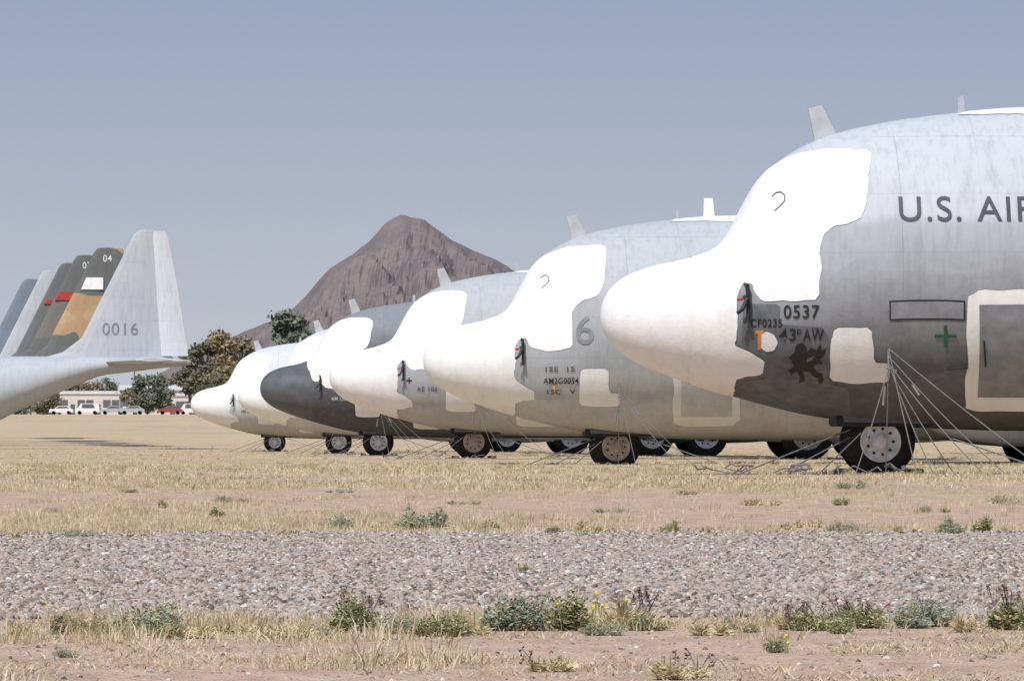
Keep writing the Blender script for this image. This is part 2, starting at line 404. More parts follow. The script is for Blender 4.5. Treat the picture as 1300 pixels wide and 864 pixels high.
    if wings:
        for s in(-1,1):
            loft('wing',[(9.3,4.9,0,4.72),(9.3,4.8,s*5.5,4.78),(10.1,2.6,s*19.6,5.05),(10.5,2.0,s*20.2,5.06)],paintmat,E,False,1.2)
            for yy in(4.95,10.2):
                lathe('engine_nacelle',[(6.9,.2),(7.0,.45),(7.4,.56),(8.5,.62),(10,.6),(12,.45),(13.2,.2)],paintmat,E,'x',(0,s*yy,4.45),24)
                lathe('propeller_hub',[(6.45,.03),(6.55,.2),(6.8,.3),(6.98,.32)],M['white'],E,'x',(0,s*yy,4.5),20)
    return E

p1=paint('grey_paint_two_tone_shaded',[(.9,.11),(1.6,.17),(2.2,.27),(2.7,.36),(3.30,.40),(3.42,.51),(5.0,.56)],1.4,.28,blend=.35,grime=.45)  # two-tone grey paint, with underside shading also painted into the lower stops
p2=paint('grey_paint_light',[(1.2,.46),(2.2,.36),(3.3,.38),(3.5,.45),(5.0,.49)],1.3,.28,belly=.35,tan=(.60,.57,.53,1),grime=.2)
p3=paint('grey_paint_dusty',[(1.2,.42),(2.2,.36),(3.6,.42),(5.0,.48)],1.3,.28,belly=.35,tan=(.58,.54,.50,1),grime=.2)
p4=paint('dark_grey_paint',[(1.5,.09),(3.4,.12),(4.0,.22),(5.0,.28)],2,.25)
p5=paint('pale_paint',[(1.2,.56),(3.0,.58),(5.0,.60)],1,.25,belly=.4)
p6=paint('pale_paint_tan',[(1.2,.52),(3.0,.60),(5.0,.62)],1,.25,belly=.5)
pA=paint('pale_grey_paint',[(1.2,.46),(3.0,.46),(5.0,.46)],1.5,.2)
pD=paint('dark_fin_paint',[(1.2,.13),(5.0,.14)],1,.15)
pO=paint('brown_orange_fin_paint',[(1,.2),(5,.2)],0,.1,camo=[(.13,.135,.13,1),(.42,.27,.15,1),(.45,.31,.18,1)])
pR=paint('dark_green_fin_paint',[(1,.2),(5,.2)],0,.1,camo=[(.13,.135,.13,1),(.17,.16,.14,1)])
pB=paint('blue_grey_fin_paint',[(1,.21),(5,.21)],5,.1)

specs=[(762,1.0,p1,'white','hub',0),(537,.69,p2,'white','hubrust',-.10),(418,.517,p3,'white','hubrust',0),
       (330,.425,p4,'dark','hub',0),(302,.362,p5,'white','hub',0),(242,.302,p6,'white','hub',0)]
AC=[]
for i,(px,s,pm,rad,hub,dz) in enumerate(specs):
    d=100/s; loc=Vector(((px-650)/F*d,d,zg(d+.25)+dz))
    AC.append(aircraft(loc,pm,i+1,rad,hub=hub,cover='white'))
A=AC[0]; K=M['dkgrey']
mk=simple('stencil_grey_marking',(.05,.055,.07,1),.6,.3,10)
text_on('fuselage_lettering','U.S. AIR FORCE',1319,266,31,mk,A,wpx=340)
text_on('nose_number','0537',1019,396,16,M['black'],A,wpx=43)
text_on('unit_marking','43',1001,425,15,M['black'],A,wpx=20)
text_on('unit_marking','AW',1034,425,15,M['black'],A,wpx=25)
text_on('unit_marking_small','D',1016,421,7,M['black'],A,wpx=5)
text_on('code_marking','CF0235',974,410,10,M['black'],A,wpx=38)
patch('panel_outline',[(1131,381),(1228,381),(1228,406),(1131,406)],M['black'],A,.010,(-1,),0)
patch('panel_inside',[(1133,383),(1226,383),(1226,404),(1133,404)],M['midgrey'],A,.014,(-1,),0)
patch('green_cross',[(1189,424),(1201,424),(1201,412),(1205,412),(1205,424),(1217,424),(1217,428),(1205,428),(1205,440),(1201,440),(1201,428),(1189,428)],M['green'],A,.012,(-1,),0)
patch('coating_patch_round',[(966,424),(974,420),(984,424),(989,434),(984,444),(974,446),(966,440)],M['white2'],A,.012,(-1,),2)
patch('orange_mark',[(961,419),(971,418),(971,422),(968,423),(967,443),(963,443),(963,423),(960,423)],M['orange'],A,.016,(-1,),0)
patch('griffin_emblem',[(1012,437),(1020,434),(1026,441),(1024,449),(1031,441),(1038,444),(1043,436),(1045,444),(1051,441),(1047,452),(1042,455),(1046,461),(1037,461),(1033,464),(1039,472),(1045,473),(1047,482),(1041,487),(1040,479),(1033,476),(1028,470),(1021,471),(1023,482),(1016,485),(1017,477),(1013,470),(1006,475),(1002,470),(1009,464),(1006,456),(1002,453),(1010,447)],M['black'],A,.013,(-1,),0)
patch('emblem_detail',[(1026,454),(1036,450),(1032,456),(1026,459)],M['dkgrey'],A,.018,(-1,),0)
patch('dark_nose_panel',[(944,386),(992,386),(990,412),(1052,416),(1052,486),(1080,492),(1082,528),(940,508),(942,484),(976,478),(976,455),(942,440)],M['dkgrey'],A,.005,(-1,),1)
def squig(E,px,py,sc):
    L=[]
    for a,b in [(-8,-2),(-3,-7),(3,-8),(8,-4),(8,3),(3,9),(-5,16)]:
        x,z=px2s(px+a*sc,py+b*sc); L.append(surf(x,th_of(x,z),-1,.02))
    tubes('strap_loop',[L],.008,M['dkgrey'],E)
squig(A,990,252,1); squig(AC[1],990,252,1)
def c2(px,py): return ((px-537)/.69+762,(py-592)/.69+602)
B=AC[1]
text_on('nose_digit','6',*c2(747,416),52,M['fadegrey'],B)
text_on('code_marking','AM2G0054',*c2(716,479),11,M['black'],B,wpx=62)
text_on('code_marking_small','1SE  15',*c2(715,464),9,K,B,wpx=52); text_on('code_marking_small','15C   V',*c2(716,493),8,K,B,wpx=50)
q=c2(707,488); text_on('orange_mark','T',q[0],q[1],12,M['orange'],B)
C3=AC[2]
text_on('code_marking','AE 106',1010,430,12,K,C3,wpx=50); text_on('cross_marking','+',965,410,20,M['black'],C3)
for i in(3,4,5): text_on('code_marking','4M 062',1010,430,12,K if i!=3 else M['ltgrey'],AC[i],wpx=50)

tails=[(211,.251,pA,pA,p5),(157,.228,pO,pO,pO),(130,.218,pR,pR,pR),(109,.207,pD,pD,pD),(84,.196,pA,pA,pA),(58,.183,pB,pB,pB)]
for i,(px,s,bm_,fm,rm) in enumerate(tails):
    d=100/s; P=Vector(((px-650)/F*d,d,0)); tip=P-Vector((math.cos(TH),math.sin(TH),0))*27.7; tip.z=zg(d)
    E=aircraft(tip,pA if i in(0,4) else p3,20+i,'white',wings=False,nose=False,finmat=fm,rudmat=rm)
    def ft(s_,h,x,z,mat,w): text_on('fin_number',s_,0,0,h,mat,E,raw=(x,z),wpx=w)
    if i==0: ft('0016',60,25.25,6.35,M['fadegrey'],180)
    if i==1: ft('04',38,26.75,11.0,M['white'],48)
    if i==2: ft('07',38,26.75,11.0,M['white'],48)
    if i==1: prism('fin_stripe',[(25.2,9.2),(26.5,9.2),(26.5,9.9),(25.5,9.9)],-.22,.22,M['white'],E)
    if i==2: prism('fin_stripe',[(24.8,8.9),(26.0,8.9),(26.0,9.4),(25.1,9.4)],-.24,.24,M['red'],E)
    if i==3: prism('fin_stripe',[(25.0,9.0),(26.4,9.0),(26.4,9.25),(25.2,9.25)],-.24,.24,M['red'],E)

# ---------------------------------------------------------------- ground
def ground_mat():
    t=NT('desert_ground'); geo=t.n('ShaderNodeNewGeometry'); 
    def vec(sc):
        mp=t.n('ShaderNodeMapping'); mp.inputs['Scale'].default_value=sc; t.l(geo.outputs['Position'],mp.inputs[0]); return mp.outputs[0]
    n1=t.noise(vec((.22,.09,.1)),1,5,.6); n2=t.noise(vec((6,2,4)),1,6,.7); n3=t.noise(vec((45,20,30)),1,4,.7); n4=t.noise(vec((.02,.012,.02)),1,4,.6)
    soil=t.ramp(n2,[(.3,(.43,.29,.21)),(.55,(.60,.425,.32)),(.75,(.70,.53,.42))])
    straw=t.ramp(n2,[(.3,(.42,.32,.19)),(.7,(.66,.54,.36))])
    m=t.math('ADD',n1,t.math('MULTIPLY',t.math('SUBTRACT',n4,.5),.7))
    sep=t.n('ShaderNodeSeparateXYZ'); t.l(geo.outputs['Position'],sep.inputs[0])
    far=t.n('ShaderNodeMapRange'); far.inputs[1].default_value=30; far.inputs[2].default_value=140; far.inputs[3].default_value=-.16; far.inputs[4].default_value=.05
    t.l(sep.outputs[1],far.inputs[0]); m=t.math('ADD',m,far.outputs[0])
    c=t.mix(t.ramp(m,[(.42,(0,0,0)),(.58,(1,1,1))]),soil,straw)
    c=t.mix(t.math('MULTIPLY',t.ramp(n3,[(.52,(0,0,0)),(.62,(1,1,1))]),.4),c,(.24,.175,.13,1))
    n5=t.noise(vec((.05,.02,.05)),1,6,.7)
    c=t.mix(t.math('MULTIPLY',t.ramp(n5,[(.52,(0,0,0)),(.66,(1,1,1))]),.4),c,(.30,.25,.15,1))
    t.bump(t.math('ADD',n2,n3),.8,.03)
    return t.set(c,.95,.1)
rows=[-80,-20,0,5,8,10,12,14,17,20,25,30,35,40,50,60,75,90,110,130,160,200,250,300,330,360,400,450,500,560,620,700,780,860,950,1100,1400,1800,2200,2600,3200,4200,6000,9000]
us=np.linspace(-1,1,41)
V=[];Fc=[]
for d in rows:
    for u in us: V.append((u*(80+.9*max(d,0)),d,zg(d)))
nu=len(us)
for i in range(len(rows)-1):
    for j in range(nu-1): Fc.append((i*nu+j,i*nu+j+1,(i+1)*nu+j+1,(i+1)*nu+j))
mesh_obj('desert_ground',V,Fc,ground_mat())
def road_mat():
    t=NT('gravel_surface'); v=t.coord('Object'); n=t.noise(v,40,5,.7); n2=t.noise(v,1.2,4)
    c=t.mix(.5,t.ramp(n,[(.3,(.13,.11,.10)),(.7,(.34,.30,.27))]),t.ramp(n2,[(.3,(.22,.19,.17)),(.7,(.30,.26,.23))])); t.bump(n,1,.02)
    return t.set(c,.95,.1)
def edge(x,k): return noise.noise(Vector((x*.8,k,0)))*.7+noise.noise(Vector((x*3,k,5)))*.25
xs=np.arange(-60,60,.25); V=[];Fc=[]
for x in xs:
    for d in (18.3+edge(x,1)*.5,34.6+edge(x,4)*1.2): V.append((x,d,zg(d)+.004))
for i in range(len(xs)-1): Fc.append((2*i,2*i+2,2*i+3,2*i+1))
mesh_obj('gravel_road',V,Fc,road_mat())

def scatter(name,pts,coll,smin,smax,full_rot=False,seed=1):
    me=bpy.data.meshes.new(name); me.from_pydata(pts,[],[]); o=bpy.data.objects.new(name,me); COL.objects.link(o)
    ng=bpy.data.node_groups.new(name+'_gn','GeometryNodeTree')
    ng.interface.new_socket('Geometry',in_out='INPUT',socket_type='NodeSocketGeometry'); ng.interface.new_socket('Geometry',in_out='OUTPUT',socket_type='NodeSocketGeometry')
    N=ng.nodes; L=ng.links; gi=N.new('NodeGroupInput'); go=N.new('NodeGroupOutput'); ip=N.new('GeometryNodeInstanceOnPoints')
    ci=N.new('GeometryNodeCollectionInfo'); ci.inputs['Collection'].default_value=coll; ci.inputs['Separate Children'].default_value=True; ci.inputs['Reset Children'].default_value=True
    ip.inputs['Pick Instance'].default_value=True
    r=N.new('FunctionNodeRandomValue'); r.data_type='FLOAT_VECTOR'; r.inputs[0].default_value=(0,0,0); r.inputs[1].default_value=(6.28,6.28,6.28) if full_rot else (.15,.15,6.28); r.inputs['Seed'].default_value=seed
    s=N.new('FunctionNodeRandomValue'); s.data_type='FLOAT'; s.inputs[2].default_value=smin; s.inputs[3].default_value=smax; s.inputs['Seed'].default_value=seed+5
    p=N.new('ShaderNodeMath'); p.operation='MULTIPLY'; L.new(s.outputs[1],p.inputs[0]); L.new(s.outputs[1],p.inputs[1])
    L.new(gi.outputs[0],ip.inputs['Points']); L.new(ci.outputs[0],ip.inputs['Instance']); L.new(r.outputs[0],ip.inputs['Rotation']); L.new(p.outputs[0],ip.inputs['Scale']); L.new(ip.outputs[0],go.inputs[0])
    md=o.modifiers.new('scatter','NODES'); md.node_group=ng
    return o
def src(name,objs):
    c=bpy.data.collections.new(name)
    for o in objs: c.objects.link(o)
    return c
def inst_mat(name,stops,rough=.9,nscale=30):
    t=NT(name); oi=t.n('ShaderNodeObjectInfo'); c=t.ramp(oi.outputs['Random'],stops); v=t.coord('Object'); n=t.noise(v,nscale,4)
    c=t.mix(1.0,c,t.ramp(n,[(.3,(.75,.75,.75)),(.7,(1.0,1.0,1.0))]),'MULTIPLY'); return t.set(c,rough,.2)
stone_m=inst_mat('gravel_stone',[(0,(.12,.10,.09)),(.2,(.28,.225,.185)),(.5,(.43,.35,.30)),(.75,(.54,.42,.355)),(.9,(.36,.355,.35)),(1,(.75,.70,.64))],.9,3)
st=[]
for i in range(6):
    bm=bmesh.new(); bmesh.ops.create_icosphere(bm,subdivisions=2,radius=1)
    sc=Vector((random.uniform(.8,1.3),random.uniform(.7,1.1),random.uniform(.5,.85)))
    for v in bm.verts:
        k=1+.35*noise.noise(v.co*1.3+Vector((i*7,0,0))); v.co=Vector([round(c*k*s*2.6)/2.6*.5+c*k*s*.5 for c,s in zip(v.co,sc)])
    me=bpy.data.meshes.new('stone'); bm.to_mesh(me); bm.free(); me.materials.append(stone_m); st.append(bpy.data.objects.new('stone_source',me))
pts=[]
for _ in range(150000):
    d=math.sqrt(random.uniform(17.3**2,36.2**2)); x=random.uniform(-1,1)*wedge_x(d,1.2)
    lo=18.3+edge(x,1)*.5; hi=34.6+edge(x,4)*1.2
    if d<lo and random.random()>math.exp(-(lo-d)*4)*.35: continue
    if d>hi and random.random()>.2: continue
    pts.append((x,d,zg(d)+.003+max(0,.012*noise.noise(Vector((x*.7,d*.5,3))))))
scatter('gravel_stones',pts,src('stone_sources',st),.05,.122,True,3)
pts=[]
for _ in range(9000):
    d=math.sqrt(random.uniform(12.5**2,120**2)) if random.random()<.6 else random.uniform(12.5,18); x=random.uniform(-1,1)*wedge_x(d,1.2)
    if 18<d<35: continue
    pts.append((x,d,zg(d)-.001))
scatter('scattered_pebbles',pts,bpy.data.collections['stone_sources'],.03,.09,True,9)

def tuft(n,h,spread,mat,name='grass_source',wb=.005,lean=.5):
    V=[];Fc=[]
    for i in range(n):
        a=random.uniform(0,6.28); r=spread*math.sqrt(random.random()); b=Vector((r*math.cos(a),r*math.sin(a),0))
        a2=a+random.uniform(-.8,.8); hh=h*random.uniform(.3,1); ln=lean*random.uniform(.1,1)*hh; w=wb*random.uniform(.6,1.3)
        t=Vector((-math.sin(a2*3),math.cos(a2*3),0)); s=len(V); dirv=Vector((math.cos(a2),math.sin(a2),0))
        m=b+dirv*ln*.35+Vector((0,0,hh*.6)); e=b+dirv*ln+Vector((0,0,hh))
        V+=[b-t*w,b+t*w,m+t*w*.7,m-t*w*.7,e]; Fc+=[(s,s+1,s+2,s+3),(s+3,s+2,s+4)]
    me=bpy.data.meshes.new(name); me.from_pydata([tuple(v) for v in V],[],Fc); me.materials.append(mat); return bpy.data.objects.new(name,me)
dry=inst_mat('dry_grass',[(0,(.40,.30,.17)),(.35,(.64,.51,.33)),(.65,(.76,.65,.47)),(.88,(.54,.46,.28)),(1,(.24,.25,.12))],.9,8)
near=src('grass_sources_short',[tuft(26,.035,.10,dry,wb=.0013,lean=1.1) for _ in range(5)]+[tuft(22,.06,.045,dry,wb=.0013,lean=.7) for _ in range(2)])
farc=src('grass_sources_field',[tuft(26,.045,.16,dry,wb=.004,lean=1.2) for _ in range(5)]+[tuft(16,.10,.06,dry,wb=.004,lean=.6)])
def gden(x,d):
    return noise.noise(Vector((x*.30,d*.09,2)))+.6*noise.noise(Vector((x*1.1,d*.3,7)))+.25*noise.noise(Vector((x*.05,d*.02,1)))
pts=[]
for _ in range(15000):
    d=math.sqrt(random.uniform(35**2,75**2)); x=random.uniform(-1,1)*wedge_x(d,1.2)
    if gden(x,d)<.26-.1*min(1,(d-35)/40) and random.random()>.09: continue
    pts.append((x,d,zg(d)-.003))
for _ in range(2600):
    if random.random()<.5: d=17.75+random.gauss(0,.25); f=.14
    else: d=36.6+random.gauss(0,1.0); f=.05
    x=random.uniform(-1,1)*wedge_x(d,1.2)
    if noise.noise(Vector((x*1.9,d*.25,22)))<f and random.random()>.12: continue
    pts.append((x,d,zg(d)-.003))
for _ in range(1300):
    d=random.uniform(12.6,17.5); x=random.uniform(-1,1)*wedge_x(d,1.2)
    if noise.noise(Vector((x*1.5,d*.7,31)))<.28: continue
    pts.append((x,d,zg(d)-.003))
scatter('short_dry_grass',pts,near,.65,1.15,False,4)
pts=[]
for _ in range(34000):
    d=math.sqrt(random.uniform(66**2,150**2)) if random.random()<.4 else math.sqrt(random.uniform(150**2,480**2))
    x=random.uniform(-1,1)*wedge_x(d,1.25)
    if gden(x,d)<.06 and random.random()>.12: continue
    pts.append((x,d,zg(d)-.004))
scatter('dry_grass_field',pts,farc,.7,1.2,False,14)
lit=src('litter_sources',[tuft(12,.012,.06,dry,'straw_source',.0010,4.0) for _ in range(4)])
pts=[]
for _ in range(3000):
    d=random.uniform(12.6,18.3); x=random.uniform(-1,1)*wedge_x(d,1.2)
    if noise.noise(Vector((x*1.2,d*.8,2)))<.0: continue
    pts.append((x,d,zg(d)))
scatter('straw_litter',pts,lit,.6,1.3,False,6)

def leafmat(name,a,b): 
    t=NT(name); v=t.coord('Object'); n=t.noise(v,25,3); t.set(t.ramp(n,[(.35,a),(.65,b)]),.8,.2); return t.m
gm=leafmat('grey_green_leaf',(.14,.165,.115,1),(.31,.35,.26,1)); gm2=leafmat('green_leaf',(.10,.12,.05,1),(.25,.26,.12,1)); gd=leafmat('dry_stem',(.36,.27,.14,1),(.66,.54,.33,1)); gp=leafmat('purple_brown_seedhead',(.10,.06,.06,1),(.24,.16,.13,1)); fy=simple('yellow_flower',(.85,.6,.02,1),.7,.1)
def weed(px,py,wpx,hpx,kind='g',flowers=0,seeds=0):
    d=4100/(py-561); sc=F/d; w=wpx/sc; h=hpx*1.3/sc; loc=W(px,d)
    V=[];Fc=[];mi=[]
    R=random
    def leaf(c,L,wd,m):
        a=R.uniform(0,6.28); dv=Vector((math.cos(a),math.sin(a),R.uniform(-.1,1.1))).normalized(); sd=dv.orthogonal().normalized()*wd; s=len(V)
        V.extend([c,c+dv*L*.5+sd,c+dv*L,c+dv*L*.5-sd]); Fc.append((s,s+1,s+2,s+3)); mi.append(m)
    nst=int(34+wpx*1.3)
    cl=[(R.uniform(-.42,.42)*w,R.uniform(.5,1.0),R.uniform(.12,.3)*w) for _ in range(max(3,int(wpx/14)))]
    for i in range(nst):
        cx,chh,cw=R.choice(cl); a=R.uniform(0,6.28); rr=math.sqrt(R.random()); ex=cx+math.cos(a)*rr*cw; ey=math.sin(a)*rr*min(w,.5)/2; hh=h*chh*(1-.5*rr*rr)*R.uniform(.4,1.1)
        e=Vector((ex,ey,hh)); b=Vector((cx+(ex-cx)*.4,ey*.6,0)); tw=.0012 if d<25 else .0025
        s=len(V); t=Vector((tw,0,0)); V.extend([b-t,b+t,e+t*.4,e-t*.4]); Fc.append((s,s+1,s+2,s+3)); mi.append(1 if R.random()<.5 else 0)
        if kind!='d':
            for j in range(18): 
                q=b.lerp(e,R.random()**.7); leaf(q+Vector((R.gauss(0,.008),R.gauss(0,.008),0)),h*R.uniform(.10,.22),h*R.uniform(.012,.032),0 if R.random()<.82 else 1)
        else:
            for j in range(6): leaf(b.lerp(e,R.random()*.6),h*R.uniform(.25,.6),.0012 if d<25 else .003,1)
    for i in range(seeds):
        b=Vector((R.uniform(-.4,.4)*w,0,h*.4)); e=b+Vector((R.uniform(-.03,.03),R.uniform(-.05,.05),h*R.uniform(.4,.7))); s=len(V); t=Vector((.0012,0,0))
        V.extend([b-t,b+t,e+t,e-t]); Fc.append((s,s+1,s+2,s+3)); mi.append(3)
        for j in range(12): leaf(e-Vector((0,0,R.random()*.03)),.009,.0025,3)
    for i in range(flowers):
        c=Vector((R.uniform(-.5,.5)*w,R.uniform(-.15,.0),h*R.uniform(.5,1.0))); s=len(V); r=.0055*R.uniform(.8,1.2)
        V.append(c+Vector((0,-.003,0)))
        for j in range(10): q=r*(1 if j%2 else .6); V.append(c+Vector((math.cos(j*.628)*q,0,math.sin(j*.628)*q*.8)))
        for j in range(10): Fc.append((s,s+1+j,s+1+(j+1)%10)); mi.append(2)
        b=Vector((c.x*.8,c.y,0)); s=len(V); t=Vector((.001,0,0)); V.extend([b-t,b+t,c+t,c-t]); Fc.append((s,s+1,s+2,s+3)); mi.append(0)
    o=mesh_obj('flowering_weed' if flowers else ('dry_weed' if kind=='d' else 'desert_weed'),V,Fc,[gm if kind=='g' else gm2,gd,fy,gp])
    o.data.polygons.foreach_set('material_index',mi); o.location=loc; return o
for a in [(175,802,95,36,'g',0,0),(85,805,60,26,'G',0,0),(140,806,60,20,'G'),(235,810,80,26,'d'),(355,808,90,24,'d'),(455,802,75,40,'G',0,8),(515,804,60,22,'g'),(565,807,80,28,'G'),(650,800,80,46,'g',0,0),(735,800,60,42,'G',7,0),(795,797,80,40,'d',2,10),(820,800,60,22,'G'),
          (900,806,70,22,'d'),(1010,799,60,26,'d'),(1025,800,60,28,'G',0,6),(1085,797,70,30,'G',0,9),(1145,797,50,28,'g'),(1185,795,75,38,'g'),(1285,799,60,42,'G',0,7),(1235,802,50,20,'d'),(690,852,60,24,'d',0,2),(865,862,70,26,'d',0,3),(1060,804,30,22,'G'),(990,828,22,20,'G',2),(20,806,60,18,'d'),(300,804,60,16,'d'),(95,834,40,12,'g'),(200,810,60,20,'G'),(400,806,40,16,'g'),(610,806,40,18,'d'),(770,806,50,20,'g'),(940,802,50,16,'G'),
          (437,671,58,18,'g'),(540,673,72,27,'g'),(520,672,40,18,'G'),(625,674,26,14,'G'),(285,638,54,9,'G'),(735,677,60,15,'d'),(705,677,30,12,'G'),(280,656,20,13,'G'),(840,677,40,14,'G'),(905,677,50,10,'d'),(990,675,50,12,'d'),(1080,676,52,16,'g'),(1145,677,30,10,'d'),(1195,678,48,20,'g'),(1255,676,34,22,'G'),(100,684,46,13,'g'),(180,684,40,10,'d'),(370,681,50,10,'d'),(1275,639,60,11,'g'),(1075,620,44,12,'g',0),(205,645,14,11,'G'),(30,685,60,9,'d'),
          (663,728,16,14,'G',2),(960,641,60,10,'d'),(1060,641,34,12,'G',0),(240,690,30,6,'G'),(480,669,30,8,'d'),(1030,669,40,10,'d'),(770,650,40,7,'g'),(1190,650,40,8,'G'),(590,640,40,7,'G'),(60,650,50,7,'g'),(880,628,40,7,'G'),(430,625,40,6,'g'),(150,625,50,6,'G')]:
    weed(*a)

# ---------------------------------------------------------------- mountain
prof=[(-400,538),(0,528),(100,510),(180,482),(240,448),(300,420),(345,402),(372,386),(400,358),(420,336),(450,315),(470,301),(490,279),(500,272),(512,267),(522,271),(535,273),(550,283),(575,301),(600,313),(625,323),(645,335),(665,345),(720,368),(800,405),(900,440),(1000,490),(1200,530),(1500,538)]
pf=pchip([p[0] for p in prof],[p[1] for p in prof])
mt=NT('hazy_desert_mountain'); n=mt.noise(mt.coord('Object',(.022,.02,.04)),1,9,.75); n2=mt.noise(mt.coord('Object',(1,1,1)),.25,6,.75)
c=mt.ramp(n,[(.36,(.155,.135,.145)),(.5,(.195,.162,.162)),(.66,(.235,.195,.18))]); c=mt.mix(mt.math('MULTIPLY',mt.ramp(n2,[(.5,(0,0,0)),(.58,(1,1,1))]),.35),c,(.13,.122,.13,1)); mt.set(c,1,.0)
DM=4200; V=[];Fc=[]; nx=520; ny=120
for i in range(nx+1):
    px=-300+1500*i/nx
    H=(540-pf(px))/F*DM
    for j in range(ny+1):
        y=DM-800+1200*j/ny; x=(px-650)/F*DM
        t=(y-DM); fall=max(0,1-abs(t)/ (700 if t<0 else 400))**1.2
        rid=abs(noise.fractal(Vector((x*.02+t*.004,y*.004,0)),1,2,6)); rid2=noise.fractal(Vector((x*.06,y*.03,4)),.8,2,6)
        amp=min(1,abs(t)/90)
        z=H*fall - H*.38*amp*fall*(.5-rid) + rid2*5*min(1,H/60)*(amp*.8+.2)
        V.append((x*(1+t/DM*.3),y,z-2))
for i in range(nx):
    for j in range(ny): a=i*(ny+1)+j; Fc.append((a,a+ny+1,a+ny+2,a+1))
mesh_obj('mountain',V,Fc,mt.m)

# ---------------------------------------------------------------- trees
bark=simple('bark',(.14,.11,.09,1),.9,.3,2)
def tree(name,px,d,h,w,ca,cb,n=2600,seed=0,top=.35):
    R=random.Random(seed); V=[];Fc=[]
    loc=W(px,d)
    trunk=[Vector((0,0,0)),Vector((R.uniform(-.3,.3),0,h*.25)),Vector((R.uniform(-.5,.5),0,h*.5)),Vector((R.uniform(-.5,.5),0,h*.8))]
    for q in range(3): tube_pts(V,Fc,[trunk[q],trunk[q+1]],h*.022*(1-.28*q),7)
    cl=[]
    for i in range(22):
        a=R.uniform(0,6.28); zz=h*R.uniform(top,.93); rr=w/2*R.uniform(.2,1)*math.sqrt(max(.1,1-((zz/h-.6)/.45)**2)); c=Vector((math.cos(a)*rr,math.sin(a)*rr,zz)); cl.append((c,w*R.uniform(.10,.2)))
        b=trunk[1].lerp(trunk[3],R.random()*.7); tube_pts(V,Fc,[b,b.lerp(c,.5)+Vector((0,0,.3)),c],h*.007,5)
    mi=[0]*len(Fc)
    for i in range(n):
        c,r=cl[R.randrange(len(cl))]; u=Vector((R.gauss(0,1),R.gauss(0,1),R.gauss(0,.75))); p=c+u*r*.6
        if p.z<.1: continue
        L=(.12+h*.016)*R.uniform(.6,1.5); a=Vector((R.gauss(0,1),R.gauss(0,1),R.gauss(0,1))).normalized(); b=a.orthogonal().normalized(); s=len(V)
        V+= [p-a*L,p+b*L*.6,p+a*L,p-b*L*.6]; Fc.append((s,s+1,s+2,s+3)); mi.append(1)
    t=NT(name+'_leaves'); vv=t.coord('Object'); nn=t.noise(vv,.6,3); t.set(t.ramp(nn,[(.35,ca),(.65,cb)]),.9,.1)
    o=mesh_obj(name,V,Fc,[bark,t.m]); o.data.polygons.foreach_set('material_index',mi); o.location=loc
gA=(.115,.13,.10,1);gB=(.21,.225,.165,1); oA=(.17,.14,.08,1); oB=(.33,.255,.15,1)
tree('eucalyptus_tree',371,1300,18.8,7.2,gA,gB,3200,3,.5)
for a in [('cottonwood_tree',281,1250,14.0,8,oA,oB,4600,4,.2),('cottonwood_tree',305,1280,13.4,7,gA,oB,4200,5,.2),('cottonwood_tree',262,1300,12.8,6,gA,oA,4000,15,.25),
          ('mesquite_tree',187,1300,7.4,6,gA,gB,3600,6,.15),('mesquite_tree',170,1320,6.2,4.5,gA,oB,2600,7,.15),('mesquite_tree',242,1320,12.0,5,gA,gB,3400,8,.35),('mesquite_tree',206,1320,6.6,4,gA,gB,2400,9,.2),
          ('mesquite_tree',340,1290,10.5,8,gA,gB,4000,10,.1),('mesquite_tree',60,1480,4.4,8,gA,oB,2600,12,.1),('mesquite_tree',400,1280,10,8,gA,gB,3000,13,.2),('mesquite_tree',430,1280,9,8,gA,oA,3000,14,.2),
          ('mesquite_tree',325,1290,11.5,7,gA,gB,4000,25,.1),('mesquite_tree',20,1480,5,9,gA,gB,2600,27,.1),('mesquite_tree',268,1220,6.5,7,gA,oA,3200,28,.1),('mesquite_tree',88,1760,8.4,7,gA,gB,3000,29,.1),('mesquite_tree',110,1760,8.0,7,oA,oB,3000,30,.1),('mesquite_tree',135,1770,8.6,8,gA,gB,3000,31,.1),('mesquite_tree',220,1780,9.4,9,gA,oB,3000,32,.1),('mesquite_tree',196,1780,9.0,8,gA,gB,3000,33,.1)]: tree(*a)

# ---------------------------------------------------------------- buildings, cars
wallm=simple('pale_stucco',(.62,.57,.52,1),.9,.15,.6); wallp=simple('pink_stucco',(.48,.38,.33,1),.9,.15,.6); roofm=simple('pale_metal_roof',(.6,.6,.6,1),.6,.15,.5); winm=simple('window_glass',(.12,.13,.14,1),.2,.2,1)
def building(name,px0,px1,ytop,d,wall,depth=12,nwin=8,gable=False):
    base=W((px0+px1)/2,d); E=empty(name,base); sc=F/d; L=(px1-px0)/sc; h=(526-ytop)/sc
    box('walls',(-L/2,0,-.5),(L/2,depth,h*.86),wall,E,.03)
    if gable:
        prism_v=[(-L/2-.4,-.6,h*.86),(L/2+.4,-.6,h*.86),(L/2+.4,depth/2,h*1.0+.3),(-L/2-.4,depth/2,h*1.0+.3),(L/2+.4,depth+.6,h*.86),(-L/2-.4,depth+.6,h*.86)]
        mesh_obj('roof',prism_v,[(0,1,2,3),(3,2,4,5),(0,3,5),(1,4,2),(0,5,4,1)],roofm,E)
    else: box('roof',(-L/2-.3,-.3,h*.86+.003),(L/2+.3,depth+.3,h),roofm,E,.03)
    for i in range(nwin):
        x=-L/2+L*(i+.5)/nwin
        if i%3==1: box('door',(x-.5,-.05,0),(x+.5,.02,min(2.2,h*.7)),winm,E,.01)
        else: box('window',(x-.8,-.05,h*.3),(x+.8,.02,h*.62),winm,E,.01)
